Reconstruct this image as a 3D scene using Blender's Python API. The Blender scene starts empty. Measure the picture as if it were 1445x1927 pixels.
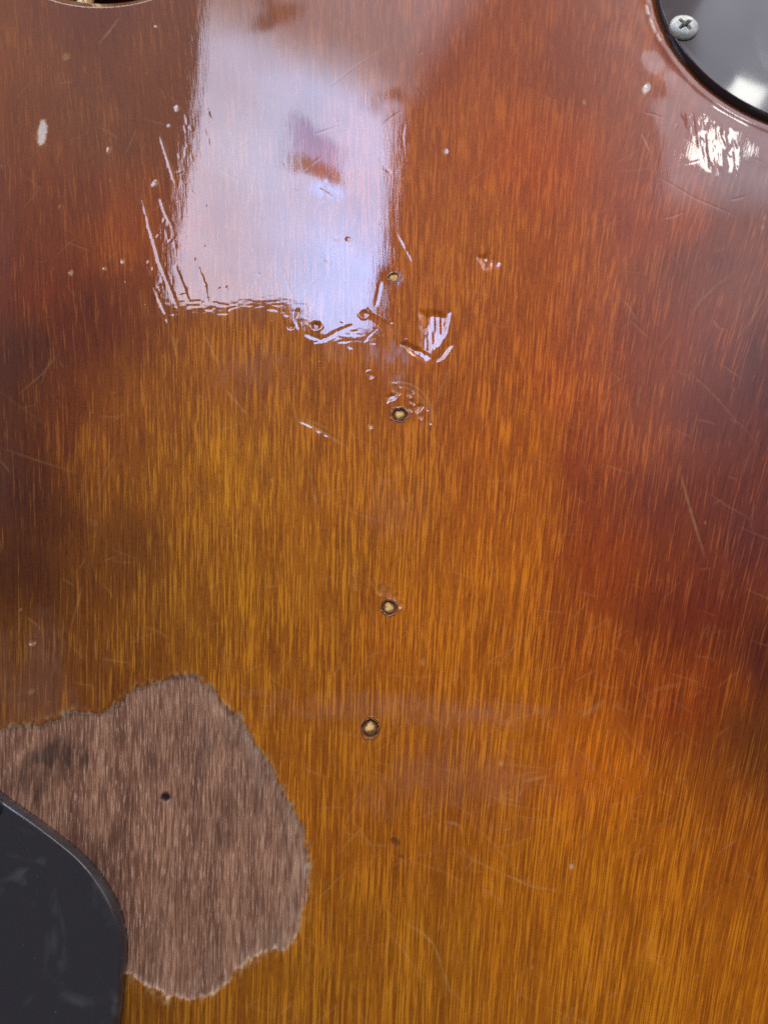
import bpy, math, random
import numpy as np
from mathutils import Vector, Matrix

random.seed(7)
rng = np.random.default_rng(7)
sc = bpy.context.scene

# ------------------------------------------------------------------ camera
TILT = math.radians(16.0)
DIST = 0.140                       # metres from lens to the wood along the axis
TAN_V = 0.64                       # half the vertical field of view
CAM = np.array([0.0, -DIST * math.sin(TILT), DIST * math.cos(TILT)])
FWD = np.array([0.0, math.sin(TILT), -math.cos(TILT)])
UP = np.array([0.0, math.cos(TILT), math.sin(TILT)])
RIGHT = np.array([1.0, 0.0, 0.0])

cd = bpy.data.cameras.new("camera")
cam = bpy.data.objects.new("camera", cd)
sc.collection.objects.link(cam)
cam.location = CAM
cam.rotation_euler = (TILT, 0, 0)
cd.sensor_fit = 'VERTICAL'
cd.sensor_height = 24.0
cd.lens = 12.0 / TAN_V
cd.clip_start = 0.005
cd.clip_end = 50
cd.dof.use_dof = True
cd.dof.focus_distance = 0.137
cd.dof.aperture_fstop = 17.0
sc.camera = cam

# ------------------------------------------------------------------ world, exposure
w = bpy.data.worlds.new("World")
sc.world = w
w.use_nodes = True
w.node_tree.nodes["Background"].inputs[0].default_value = (0.80, 0.86, 1.0, 1)
w.node_tree.nodes["Background"].inputs[1].default_value = 0.045
sc.view_settings.view_transform = 'Standard'
sc.view_settings.look = 'None'
sc.view_settings.exposure = 0.0
sc.view_settings.gamma = 1.0


def ray(x, y):
    d = FWD + RIGHT * ((x - 722.5) / 963.5 * TAN_V) + UP * ((963.5 - y) / 963.5 * TAN_V)
    return d / np.linalg.norm(d)


def at(x, y, z=0.0):
    """Point of the photograph -> point on the guitar's flat back (height z), in metres."""
    d = ray(x, y)
    t = (z - CAM[2]) / d[2]
    p = CAM + d * t
    return np.array([p[0], p[1]])


def bounce(x, y):
    """Where a flat mirror at that point looks: start and direction."""
    d = ray(x, y)
    p = at(x, y)
    return np.array([p[0], p[1], 0.0]), np.array([d[0], d[1], -d[2]])


# ------------------------------------------------------------------ node helper
class NT:
    def __init__(self, tree, clear=True):
        self.t = tree
        if clear:
            tree.nodes.clear()

    def n(self, kind, **kw):
        node = self.t.nodes.new(kind)
        for k, v in kw.items():
            setattr(node, k, v)
        return node

    def put(self, sock, v):
        if v is None:
            return
        if isinstance(v, bpy.types.NodeSocket):
            self.t.links.new(v, sock)
        else:
            if sock.type == 'RGBA' and len(v) == 3:
                v = (*v, 1)
            sock.default_value = v

    def m(self, op, a, b=None, c=None, clamp=False):
        node = self.n('ShaderNodeMath', operation=op)
        node.use_clamp = clamp
        for i, v in enumerate((a, b, c)):
            self.put(node.inputs[i], v)
        return node.outputs[0]

    def mix(self, f, a, b, mode='MIX', clamp=True):
        node = self.n('ShaderNodeMix', data_type='RGBA', blend_type=mode)
        node.clamp_factor = clamp
        self.put(node.inputs[0], f)
        self.put(node.inputs[6], a)
        self.put(node.inputs[7], b)
        return node.outputs[2]

    def ramp(self, v, a, b, lo=0.0, hi=1.0, smooth=True):
        node = self.n('ShaderNodeMapRange')
        node.interpolation_type = 'SMOOTHSTEP' if smooth else 'LINEAR'
        node.clamp = True
        self.put(node.inputs[0], v)
        for i, q in zip((1, 2, 3, 4), (a, b, lo, hi)):
            self.put(node.inputs[i], q)
        return node.outputs[0]

    def noise(self, vec, scale, detail=2.0, rough=0.5, dist=0.0, dim='3D'):
        node = self.n('ShaderNodeTexNoise', noise_dimensions=dim)
        self.put(node.inputs['Vector'], vec)
        self.put(node.inputs['Scale'], scale)
        self.put(node.inputs['Detail'], detail)
        self.put(node.inputs['Roughness'], rough)
        self.put(node.inputs['Distortion'], dist)
        return node.outputs[0]

    def scale(self, vec, s, off=(0, 0, 0)):
        node = self.n('ShaderNodeMapping')
        self.put(node.inputs[0], vec)
        node.inputs['Scale'].default_value = s
        node.inputs['Location'].default_value = off
        return node.outputs[0]

    def curve(self, v, pts):
        """Piecewise curve through (in, out) points, both in real units."""
        xs = [p[0] for p in pts]
        ys = [p[1] for p in pts]
        x0, x1, y0, y1 = min(xs), max(xs), min(ys), max(ys)
        if y1 - y0 < 1e-9:
            y1 = y0 + 1
        u = self.ramp(v, x0, x1, smooth=False)
        node = self.n('ShaderNodeFloatCurve')
        c = node.mapping.curves[0]
        pp = [((x - x0) / (x1 - x0), (y - y0) / (y1 - y0)) for x, y in pts]
        c.points[0].location = pp[0]
        c.points[1].location = pp[-1]
        for p in pp[1:-1]:
            c.points.new(*p)
        for p in c.points:
            p.handle_type = 'VECTOR'
        node.mapping.update()
        self.put(node.inputs[1], u)
        return self.m('MULTIPLY_ADD', node.outputs[0], y1 - y0, y0)

    def attr(self, name):
        return self.n('ShaderNodeAttribute', attribute_name=name)

    def blob(self, X, Y, cx, cy, rx, ry, rot=0.0, soft=0.3):
        """1 inside an ellipse, fading to 0 at its border."""
        c, s = math.cos(rot), math.sin(rot)
        dx = self.m('SUBTRACT', X, cx)
        dy = self.m('SUBTRACT', Y, cy)
        a = self.m('ADD', self.m('MULTIPLY', dx, c / rx), self.m('MULTIPLY', dy, s / rx))
        b = self.m('ADD', self.m('MULTIPLY', dx, -s / ry), self.m('MULTIPLY', dy, c / ry))
        r = self.m('SQRT', self.m('ADD', self.m('MULTIPLY', a, a), self.m('MULTIPLY', b, b)))
        return self.ramp(r, 1 + soft, 1 - soft)


# ------------------------------------------------------------------ lamps
def window_lamp(name, box, dist, color, radiance, pattern=None):
    """An area lamp `dist` metres away where the lacquer mirrors the photograph's region `box`."""
    x0, y0, x1, y1 = box
    p, r = bounce((x0 + x1) / 2, (y0 + y1) / 2)
    c = p + r * dist
    zax = r                                     # a lamp shines along its -Z, back at the guitar
    xax = np.cross([0, 0, 1.0], zax)
    xax /= np.linalg.norm(xax)
    if xax[0] < 0:
        xax = -xax
    yax = np.cross(zax, xax)

    def uv(x, y):
        q, d = bounce(x, y)
        t = np.dot(c - q, r) / np.dot(d, r)
        h = q + d * t - c
        return np.array([np.dot(h, xax), np.dot(h, yax)])
    pts = [(x, y) for x in np.linspace(x0, x1, 5) for y in np.linspace(y0, y1, 5)]
    U = np.array([uv(*q) for q in pts])
    sx, sy = 2 * np.abs(U[:, 0]).max(), 2 * np.abs(U[:, 1]).max()
    ld = bpy.data.lights.new(name, 'AREA')
    ld.shape = 'RECTANGLE'
    ld.size, ld.size_y = sx, sy
    ld.color = color
    ld.energy = radiance * math.pi * sx * sy
    o = bpy.data.objects.new(name, ld)
    sc.collection.objects.link(o)
    M = Matrix(((xax[0], yax[0], zax[0], c[0]), (xax[1], yax[1], zax[1], c[1]),
                (xax[2], yax[2], zax[2], c[2]), (0, 0, 0, 1)))
    o.matrix_world = M
    if pattern:
        # lamp-plane position (as fractions of the lamp) -> pattern coordinates
        A = np.c_[U[:, 0] / sx + .5, U[:, 1] / sy + .5, np.ones(len(U))]
        kx, *_ = np.linalg.lstsq(A, np.array([q[0] for q in pts]), rcond=None)
        ky, *_ = np.linalg.lstsq(A, np.array([q[1] for q in pts]), rcond=None)
        ld.use_nodes = True
        nt = NT(ld.node_tree)
        out = nt.n('ShaderNodeOutputLight')
        em = nt.n('ShaderNodeEmission')
        nt.t.links.new(em.outputs[0], out.inputs[0])
        g = nt.n('ShaderNodeNewGeometry')
        sep = nt.n('ShaderNodeSeparateXYZ')
        nt.t.links.new(g.outputs['Parametric'], sep.inputs[0])
        u, v = sep.outputs[0], sep.outputs[1]
        X = nt.m('ADD', nt.m('MULTIPLY_ADD', u, kx[0], kx[2]), nt.m('MULTIPLY', v, kx[1]))
        Y = nt.m('ADD', nt.m('MULTIPLY_ADD', u, ky[0], ky[2]), nt.m('MULTIPLY', v, ky[1]))
        col = pattern(nt, X, Y)
        nt.put(em.inputs[0], col)
        em.inputs[1].default_value = 1.0
    return o


def window_view(nt, X, Y):
    """What stands in the window: pale wall, bright sky low on the right, a dim roof and a few darker things."""
    g = nt.n('ShaderNodeNewGeometry')
    wob = nt.m('SUBTRACT', nt.noise(g.outputs['Parametric'], 9.0, 3.0), 0.5)
    left = nt.curve(Y, [(-140, 404), (0, 400), (100, 388), (200, 372), (300, 350), (400, 330), (480, 314), (580, 296), (700, 290)])
    m = nt.ramp(nt.m('SUBTRACT', X, left), -6, 8)
    right = nt.curve(Y, [(-140, 900), (0, 860), (110, 780), (190, 738), (400, 732), (500, 726), (560, 716), (640, 705), (700, 700)])
    soft_r = nt.ramp(Y, 250, 60, 12, 70)
    m = nt.m('MULTIPLY', m, nt.ramp(nt.m('SUBTRACT', right, X), nt.m('MULTIPLY', soft_r, -1.0), soft_r))
    low = nt.curve(X, [(280, 548), (330, 566), (420, 572), (500, 560), (540, 566), (562, 606), (610, 640), (660, 646), (700, 634), (760, 610)])
    m = nt.m('MULTIPLY', m, nt.ramp(nt.m('SUBTRACT', low, Y), -5, 6))
    wall = nt.mix(nt.ramp(X, 330, 640), (0.62, 0.62, 0.80), (0.52, 0.70, 1.10))
    sky = nt.mix(nt.m('MULTIPLY', nt.ramp(X, 480, 640), nt.ramp(Y, 330, 520)), wall, (0.56, 0.90, 1.62))
    # dimmer upper part, cut off on a diagonal
    diag = nt.m('ADD', nt.m('MULTIPLY_ADD', X, -0.45, Y), nt.m('MULTIPLY', wob, 60))   # Y - .45 X
    dim = nt.ramp(diag, -240, -100, 0.34, 1.0)
    dim = nt.m('MULTIPLY', dim, nt.ramp(Y, -60, 360, 0.62, 1.0))
    col = nt.mix(1.0, sky, nt.mix(nt.ramp(diag, -220, -90), (0.95, 0.80, 0.62), (1, 1, 1)), 'MULTIPLY')
    for cx, cy, rx, ry, rot, k, sf in ((522, 32, 46, 16, -0.45, 0.10, .6), (512, 2, 14, 30, 0.1, 0.25, .6),
                                       (738, 160, 20, 15, 0.2, 0.15, .6), (700, 172, 10, 22, 0.1, .5, .8)):
        b = nt.blob(nt.m('MULTIPLY_ADD', wob, 26, X), nt.m('MULTIPLY_ADD', wob, -30, Y), cx, cy, rx, ry, rot, sf)
        dim = nt.m('MULTIPLY', dim, nt.ramp(b, 0, 1, 1.0, k))
    # something dark standing in the window: violet top, brown foot
    side = nt.m('MULTIPLY', nt.ramp(X, 541, 553), nt.ramp(X, 646, 636))
    slope = nt.m('SUBTRACT', X, 548)
    d_top = nt.m('SUBTRACT', Y, nt.m('MULTIPLY_ADD', slope, 0.70, 188))
    d_mid = nt.m('SUBTRACT', Y, nt.m('MULTIPLY_ADD', slope, 0.40, 262))
    d_low = nt.m('SUBTRACT', nt.m('MULTIPLY_ADD', slope, 0.36, 297), Y)
    thing_m = nt.m('MULTIPLY', side, nt.m('MULTIPLY', nt.ramp(d_top, -6, 8), nt.ramp(d_low, -4, 5)))
    foot = nt.ramp(d_mid, -4, 5)
    col = nt.mix(nt.m('MULTIPLY', thing_m, .9), col, nt.mix(foot, (.24, .30, .62), nt.mix(nt.ramp(X, 570, 610), (.10, .05, .03), (.14, .035, .045))))
    spot = nt.blob(X, Y, 616, 338, 24, 12, 0.35, .5)
    col = nt.mix(spot, col, (0.50, 0.95, 1.9))
    fac = nt.m('MULTIPLY', m, dim)
    fac = nt.m('MULTIPLY', fac, nt.ramp(wob, -0.3, 0.3, 0.9, 1.1))
    return nt.mix(1.0, col, nt.comb(fac), 'MULTIPLY')


def comb(self, f):
    node = self.n('ShaderNodeCombineColor')
    for i in range(3):
        self.put(node.inputs[i], f)
    return node.outputs[0]


NT.comb = comb


def glow_view(lo, hi, ax, bx, ay, by):
    """Soft-edged pale wall: brightest towards one side."""
    def f(nt, X, Y):
        g = nt.n('ShaderNodeNewGeometry')
        nz = nt.noise(g.outputs['Parametric'], 4.0, 2.0)
        a = nt.ramp(X, ax, bx)
        b = nt.ramp(Y, ay, by)
        return nt.comb(nt.m('MULTIPLY', nt.m('MULTIPLY', a, b), nt.ramp(nz, .25, .75, lo, hi)))
    return f


window_lamp("window", (270, -140, 900, 700), 1.6, (1.0, 1.0, 1.0), 14.0, window_view)
# second, smaller window on the right, mirrored beside the round cover
window_lamp("side_window", (1322, 236, 1362, 312), 1.6, (1.0, 1.0, 0.92), 17.0)
window_lamp("bright_wall", (1215, 120, 1750, 430), 1.9, (0.74, 0.84, 1.0), 2.5, glow_view(.8, 1.15, 1225, 1258, 428, 330))
# pale walls of the room: mirrored as a faint veil over the upper and right part
window_lamp("far_wall", (700, -420, 1900, 1250), 2.2, (1.0, 0.86, 0.92), 2.0, glow_view(.55, 1.3, 1000, 1450, 1240, 60))
window_lamp("far_wall_left", (-500, -420, 420, 640), 2.2, (1.0, 0.72, 0.55), 0.40, glow_view(.7, 1.2, 500, 200, 640, 100))
window_lamp("left_wall", (-700, 380, 150, 1500), 2.0, (0.92, 0.88, 1.0), 0.65, glow_view(.3, 1.4, 80, -150, 1250, 700))


def area(name, loc, target, sx, sy, color, radiance):
    ld = bpy.data.lights.new(name, 'AREA')
    ld.shape = 'RECTANGLE'
    ld.size, ld.size_y = sx, sy
    ld.color = color
    ld.energy = radiance * math.pi * sx * sy
    o = bpy.data.objects.new(name, ld)
    sc.collection.objects.link(o)
    o.location = loc
    o.rotation_euler = (Vector(target) - Vector(loc)).to_track_quat('-Z', 'Y').to_euler()
    return o


# added fill lamps, unseen, lighting the guitar from the sides, clear of what the lacquer mirrors
area("fill_light_far", (0.25, 2.0, 0.72), (0, 0, 0), 2.6, 0.55, (1.0, 0.96, 0.90), 9.0)
area("fill_light_left", (-1.5, 1.0, 0.75), (0, 0, 0), 1.0, 0.8, (1.0, 0.95, 0.88), 2.4)
area("fill_light_front", (-0.3, -1.7, 1.2), (0, 0, 0), 1.8, 1.0, (1.0, 0.95, 0.88), 2.4)

# ------------------------------------------------------------------ object helpers
def new_mesh(name, verts, faces, mat=None, parent=None, smooth=True):
    me = bpy.data.meshes.new(name)
    me.from_pydata([tuple(v) for v in verts], [], [tuple(f) for f in faces])
    me.update()
    if smooth:
        me.polygons.foreach_set('use_smooth', [True] * len(me.polygons))
    o = bpy.data.objects.new(name, me)
    sc.collection.objects.link(o)
    if mat:
        me.materials.append(mat)
    if parent:
        o.parent = parent
    return o


def material(name):
    m = bpy.data.materials.new(name)
    m.use_nodes = True
    nt = NT(m.node_tree)
    out = nt.n('ShaderNodeOutputMaterial')
    p = nt.n('ShaderNodeBsdfPrincipled')
    nt.t.links.new(p.outputs[0], out.inputs[0])
    return m, nt, p


def lin(c):
    c = np.asarray(c, float) / 255.0
    return np.where(c <= 0.04045, c / 12.92, ((c + 0.055) / 1.055) ** 2.4)


# ------------------------------------------------------------------ the setting: a surface under the guitar, painted near-black as the cutaway's shadow
tm, nt, p = material("shadow_black_surface")
co = nt.n('ShaderNodeTexCoord').outputs['Object']
nt.put(p.inputs['Base Color'], nt.mix(nt.noise(co, 300, 3), (0.003, 0.003, 0.003), (0.012, 0.011, 0.010)))
p.inputs['Roughness'].default_value = 0.9
tb = new_mesh("table_surface", [(-1, -1, -.047), (1, -1, -.047), (1, 1, -.047), (-1, 1, -.047)], [(0, 1, 2, 3)], tm, smooth=False)
tb["kind"] = "structure"

guitar = bpy.data.objects.new("guitar", None)
sc.collection.objects.link(guitar)
guitar.location = (0, 0, -0.045)
guitar["label"] = "worn amber sunburst guitar body with dark plastic cover plates and a bare wood patch"
guitar["category"] = "guitar"
GZ = Matrix.Translation((0, 0, 0.045))     # parts are modelled with the back at height 0


def attach(o, parent):
    o.parent = parent
    if parent is guitar:
        o.matrix_parent_inverse = GZ


# ------------------------------------------------------------------ the body's back: a fine height field in metres
STEP = 0.0002


def axis(lo, hi, flo, fhi):
    a = list(np.arange(flo, fhi, STEP))
    s, x = STEP, a[-1]
    while x < hi:
        s = min(s * 1.35, 0.004)
        x += s
        a.append(x)
    s, x = STEP, a[0]
    while x > lo:
        s = min(s * 1.35, 0.004)
        x -= s
        a.insert(0, x)
    return np.array(a)


xs = axis(-.175, .175, -.087, .087)
ys = axis(-.24, .20, -.084, .126)
NX, NY = len(xs), len(ys)
GX, GY = np.meshgrid(xs, ys)          # row = y


_noise = {}


def vnoise(sx, sy, seed):
    """Smooth value noise in -1..1 with cell sizes sx, sy in metres."""
    key = (sx, sy, seed)
    if key not in _noise:
        _noise[key] = make_noise(sx, sy, seed)
    return _noise[key]


def make_noise(sx, sy, seed):
    X, Y = GX, GY
    ox = oy = 0.0
    r = np.random.default_rng(seed)
    t = r.uniform(-1, 1, (256, 256)).astype(np.float32)
    u = X / sx + 1000.3 + ox
    v = Y / sy + 1000.7 + oy
    iu, iv = np.floor(u).astype(int), np.floor(v).astype(int)
    fu, fv = u - iu, v - iv
    fu = fu * fu * (3 - 2 * fu)
    fv = fv * fv * (3 - 2 * fv)
    a = t[iv % 256, iu % 256]
    b = t[iv % 256, (iu + 1) % 256]
    c = t[(iv + 1) % 256, iu % 256]
    d = t[(iv + 1) % 256, (iu + 1) % 256]
    return ((a * (1 - fu) + b * fu) * (1 - fv) + (c * (1 - fu) + d * fu) * fv).astype(np.float32)


def sstep(a, b, x):
    t = np.clip((x - a) / (b - a), 0, 1)
    return t * t * (3 - 2 * t)


def window_idx(x0, x1, y0, y1):
    i0, i1 = np.searchsorted(xs, [x0, x1])
    j0, j1 = np.searchsorted(ys, [y0, y1])
    return slice(max(j0 - 1, 0), j1 + 1), slice(max(i0 - 1, 0), i1 + 1)


def stroke(pts, width, fn, world=False):
    """Runs fn(slice, distance, along 0..1) near a polyline given in photograph points."""
    P = [np.array(q) if world else at(*q) for q in pts]
    tot = sum(np.linalg.norm(b - a) for a, b in zip(P[:-1], P[1:]))
    X0 = min(q[0] for q in P) - width
    X1 = max(q[0] for q in P) + width
    Y0 = min(q[1] for q in P) - width
    Y1 = max(q[1] for q in P) + width
    sl = window_idx(X0, X1, Y0, Y1)
    x, y = GX[sl], GY[sl]
    best = np.full(x.shape, 9.0)
    al = np.zeros(x.shape)
    sd = np.zeros(x.shape)
    run = 0.0
    for a, b in zip(P[:-1], P[1:]):
        d = b - a
        L = np.linalg.norm(d)
        t = np.clip(((x - a[0]) * d[0] + (y - a[1]) * d[1]) / (L * L), 0, 1)
        dd = np.hypot(x - a[0] - t * d[0], y - a[1] - t * d[1])
        k = dd < best
        best = np.where(k, dd, best)
        al = np.where(k, (run + t * L) / tot, al)
        run += L
    fn(sl, best, al)


def inside_poly(P, X, Y):
    ins = np.zeros(X.shape, bool)
    n = len(P)
    for i in range(n):
        (xa, ya), (xb, yb) = P[i], P[(i + 1) % n]
        k = ((ya > Y) != (yb > Y)) & (X < (xb - xa) * (Y - ya) / (yb - ya + 1e-12) + xa)
        ins ^= k
    return ins


def poly_sdf(P, X, Y):
    d = np.full(X.shape, 9.0)
    n = len(P)
    for i in range(n):
        a, b = np.array(P[i]), np.array(P[(i + 1) % n])
        e = b - a
        t = np.clip(((X - a[0]) * e[0] + (Y - a[1]) * e[1]) / (e @ e), 0, 1)
        d = np.minimum(d, np.hypot(X - a[0] - t * e[0], Y - a[1] - t * e[1]))
    return np.where(inside_poly(P, X, Y), -d, d)


def smooth_closed(P, n=8):
    """Catmull-Rom through a closed ring."""
    P = [np.array(q, float) for q in P]
    out = []
    N = len(P)
    for i in range(N):
        p0, p1, p2, p3 = P[i - 1], P[i], P[(i + 1) % N], P[(i + 2) % N]
        for k in range(n):
            t = k / n
            out.append(.5 * (2 * p1 + (p2 - p0) * t + (2 * p0 - 5 * p1 + 4 * p2 - p3) * t * t + (3 * p1 - p0 - 3 * p2 + p3) * t ** 3))
    return out


H = np.zeros_like(GX)
BLEM_GLINT = np.zeros_like(GX)       # pale nicks and hairlines, plus painted rim glints
SMUDGE_HAZE = np.zeros_like(GX)     # greasy film, plus painted haze of the mirrored window
CHIP = np.zeros_like(GX)       # dark chips
EDGE = np.zeros_like(GX)       # finish rubbed thin

# broad unevenness of an old hand-sanded, thick lacquer
H += 0.000012 * vnoise(.011, .022, 1) + 0.0000045 * vnoise(.0035, .008, 2) + 0.0000014 * vnoise(.0012, .0045, 3)
H += 0.0000007 * vnoise(.0006, .006, 4)


def circle3(a, b, c):
    ax, ay = a
    bx, by = b
    cx, cy = c
    d = 2 * (ax * (by - cy) + bx * (cy - ay) + cx * (ay - by))
    ux = ((ax * ax + ay * ay) * (by - cy) + (bx * bx + by * by) * (cy - ay) + (cx * cx + cy * cy) * (ay - by)) / d
    uy = ((ax * ax + ay * ay) * (cx - bx) + (bx * bx + by * by) * (ax - cx) + (cx * cx + cy * cy) * (bx - ax)) / d
    o = np.array([ux, uy])
    return o, np.linalg.norm(o - np.array(a))


# cover outlines -----------------------------------------------------------
SW_C, SW_R = circle3(at(1234, 0), at(1328, 156), at(1445, 226))
cc = [(0, 1487), (60, 1530), (120, 1575), (165, 1613), (200, 1656), (225, 1702), (238, 1748), (241, 1790), (236, 1860), (229, 1927)]
CC = [at(*q) for q in cc]
e1 = CC[-1] + np.array([-.002, -.022])
CC += [e1, e1 + np.array([-.012, -.012]), e1 + np.array([-.045, -.010]), e1 + np.array([-.062, .012]),
       CC[0] + np.array([-.040, .012]), CC[0] + np.array([-.026, .0165]), CC[0] + np.array([-.012, .0085])]
CC = smooth_closed(CC, 8)

# body outline with the cutaway that shows at the top left -------------------
CUT_R = 0.026
q = at(196, 7, -.0018)
CUT_C = np.array([q[0], q[1] + CUT_R])
d_cut = np.hypot(GX - CUT_C[0], GY - CUT_C[1]) - CUT_R
d_out = (1 - (np.abs(GX / .168) ** 3 + np.abs((GY + .02) / .215) ** 3) ** (1 / 3)) * .17
d_edge = np.minimum(d_cut, d_out)
rr = 0.0030
H += -.60 * np.clip(rr - d_edge, 0, rr)
H = np.where(d_edge < 0, -0.045, H)
EDGE = np.maximum(EDGE, .9 * sstep(.0032, .0022, d_edge))

# the lip round the switch cover
d_sw = np.hypot(GX - SW_C[0], GY - SW_C[1]) - SW_R
H += np.where(d_sw < .0022, -.0006 * sstep(.0012, -.0002, d_sw), 0)
H += .00006 * np.exp(-((d_sw - .0022) / .0008) ** 2)
EDGE = np.maximum(EDGE, sstep(.0011, .0003, d_sw) * (d_sw > -.003))
# the finish swells and wrinkles near that cover
H += .00010 * sstep(.016, .002, d_sw) * vnoise(.006, .006, 31)

# worn-through patch -----------------------------------------------------------
patch_px = [(-60, 1395), (0, 1372), (60, 1366), (112, 1355), (128, 1338), (190, 1345), (228, 1318), (262, 1292), (318, 1277), (362, 1271), (392, 1290),
            (425, 1326), (452, 1352), (472, 1386), (505, 1435), (532, 1480), (552, 1520), (571, 1562), (579, 1600), (581, 1660), (572, 1720), (563, 1752),
            (545, 1783), (500, 1796), (462, 1822), (438, 1842), (412, 1868), (385, 1877), (350, 1884), (312, 1876), (285, 1866), (262, 1852), (243, 1836),
            (225, 1840), (150, 1860), (-60, 1900)]
PP = smooth_closed([at(*q) for q in patch_px], 3)
SD = np.full_like(GX, 9.0)
sl = window_idx(-.1, -.004, -.09, -.02)
wob = .00035 * vnoise(.0011, .0022, 11) + .00030 * vnoise(.00045, .0016, 12) + .0003 * vnoise(.004, .004, 13)
SD[sl] = poly_sdf(PP, GX[sl], GY[sl]) + wob[sl]
PATCH = SD < 0
depth = sstep(0.00005, -.0005, SD)
H += -0.00028 * depth
rim = np.exp(-((SD - .00025) / .00035) ** 2)
H += rim * .00006 * vnoise(.0005, .0007, 14)
FRINGE = np.exp(-(np.abs(SD) / .00050) ** 1.5) * (.20 + 1.1 * vnoise(.00035, .0007, 15))
FRINGE = FRINGE + .50 * PATCH * np.exp(SD / .0036) * sstep(-.055, -.02, GX) * np.clip(.5 + 1.0 * vnoise(.0004, .0018, 27), 0, 1)
FRINGE = np.clip(FRINGE, 0, 1)
# rough fibres inside
fib = .000030 * vnoise(.00045, .0035, 16) + .000022 * vnoise(.0003, .0016, 17) + .00003 * vnoise(.0015, .012, 18)
H += depth * fib
sl = window_idx(*np.sort([at(310, 1500)[0] - .001, at(310, 1500)[0] + .001]), *np.sort([at(310, 1500)[1] - .001, at(310, 1500)[1] + .001]))
q = at(310, 1500)
dd = np.hypot(GX[sl] - q[0], (GY[sl] - q[1])) + .0002 * vnoise(.0005, .0005, 19)[sl]
CHIP[sl] = np.maximum(CHIP[sl], sstep(.0008, .0005, dd))
H[sl] -= .0003 * sstep(.0008, .0004, dd)


for x, y, rx, ry, k in ((105, 1425, .0052, .0024, .75), (60, 1460, .0050, .0040, .5), (190, 1620, .004, .005, .3), (415, 1560, .0035, .0042, .30), (310, 1700, .0020, .0070, .25)):   # grime in the bare wood
    q = at(x, y)
    sl = window_idx(q[0] - 2 * rx, q[0] + 2 * rx, q[1] - 2 * ry, q[1] + 2 * ry)
    dd = np.hypot((GX[sl] - q[0]) / rx, (GY[sl] - q[1]) / ry) + .5 * vnoise(.0009, .0030, 28)[sl] + .2 * vnoise(.0004, .0012, 29)[sl]
    CHIP[sl] = np.maximum(CHIP[sl], k * sstep(1.3, .2, dd) * PATCH[sl])


# dents, scratches, nicks -------------------------------------------------------
def groove(pts, width, depth_, pale=0.0, wobble=.0, taper=True):
    def fn(sl, d, a):
        if wobble:
            d = d + wobble * vnoise(.0008, .0008, 41)[sl]
        e = np.sqrt(np.clip(np.sin(np.clip(a, .001, .999) * math.pi), 0, 1)) if taper else 1.0
        k = np.clip(1 - d / width, 0, 1)
        H[sl] -= depth_ * k * k * (3 - 2 * k) * e
        if pale:
            BLEM_GLINT[sl] = np.maximum(BLEM_GLINT[sl], pale * np.clip(1 - d / (width * .7), 0, 1) * e)
    stroke(pts, width * 1.6, fn)


def facet(pts, gx, gy, soft=.0005, rip=0.0, pale=0.0):
    """A small pressed-in plane leaning by gx, gy inside a photograph polygon."""
    P = [at(*q) for q in pts]
    c = np.mean(P, axis=0)
    X0, Y0 = np.min(P, axis=0) - .002
    X1, Y1 = np.max(P, axis=0) + .002
    sl = window_idx(X0, X1, Y0, Y1)
    m = sstep(soft, -soft, poly_sdf(P, GX[sl], GY[sl]) + (.0003 * vnoise(.0007, .0012, 43)[sl]))
    h = gx * (GX[sl] - c[0]) + gy * (GY[sl] - c[1]) + rip * vnoise(.0005, .0030, 44)[sl]
    H[sl] += m * (h - np.abs(h).max() * .4)
    if pale:
        BLEM_GLINT[sl] = np.maximum(BLEM_GLINT[sl], pale * m)


# pressed dent right of the second hole and the bright V under it
facet([(795, 588), (842, 590), (840, 625), (818, 662), (795, 655)], .060, -.042, soft=.0009, rip=.000036)
facet([(757, 648), (765, 643), (790, 658), (818, 674), (814, 685), (786, 674)], .062, -.060, soft=.0004, rip=.000020)
groove([(812, 682), (830, 670), (848, 646)], .0008, .00013, .10, wobble=.0001)
groove([(690, 590), (728, 612), (765, 640)], .0008, .00006, .05)
groove([(845, 690), (835, 718), (822, 758)], .0006, .00004, .22)
facet([(902, 484), (922, 478), (934, 488), (950, 494), (940, 502), (912, 506)], .070, -.010, soft=.0008, rip=.00004)
facet([(725, 745), (752, 738), (748, 748), (728, 756)], .040, -.062, soft=.0003)
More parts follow.
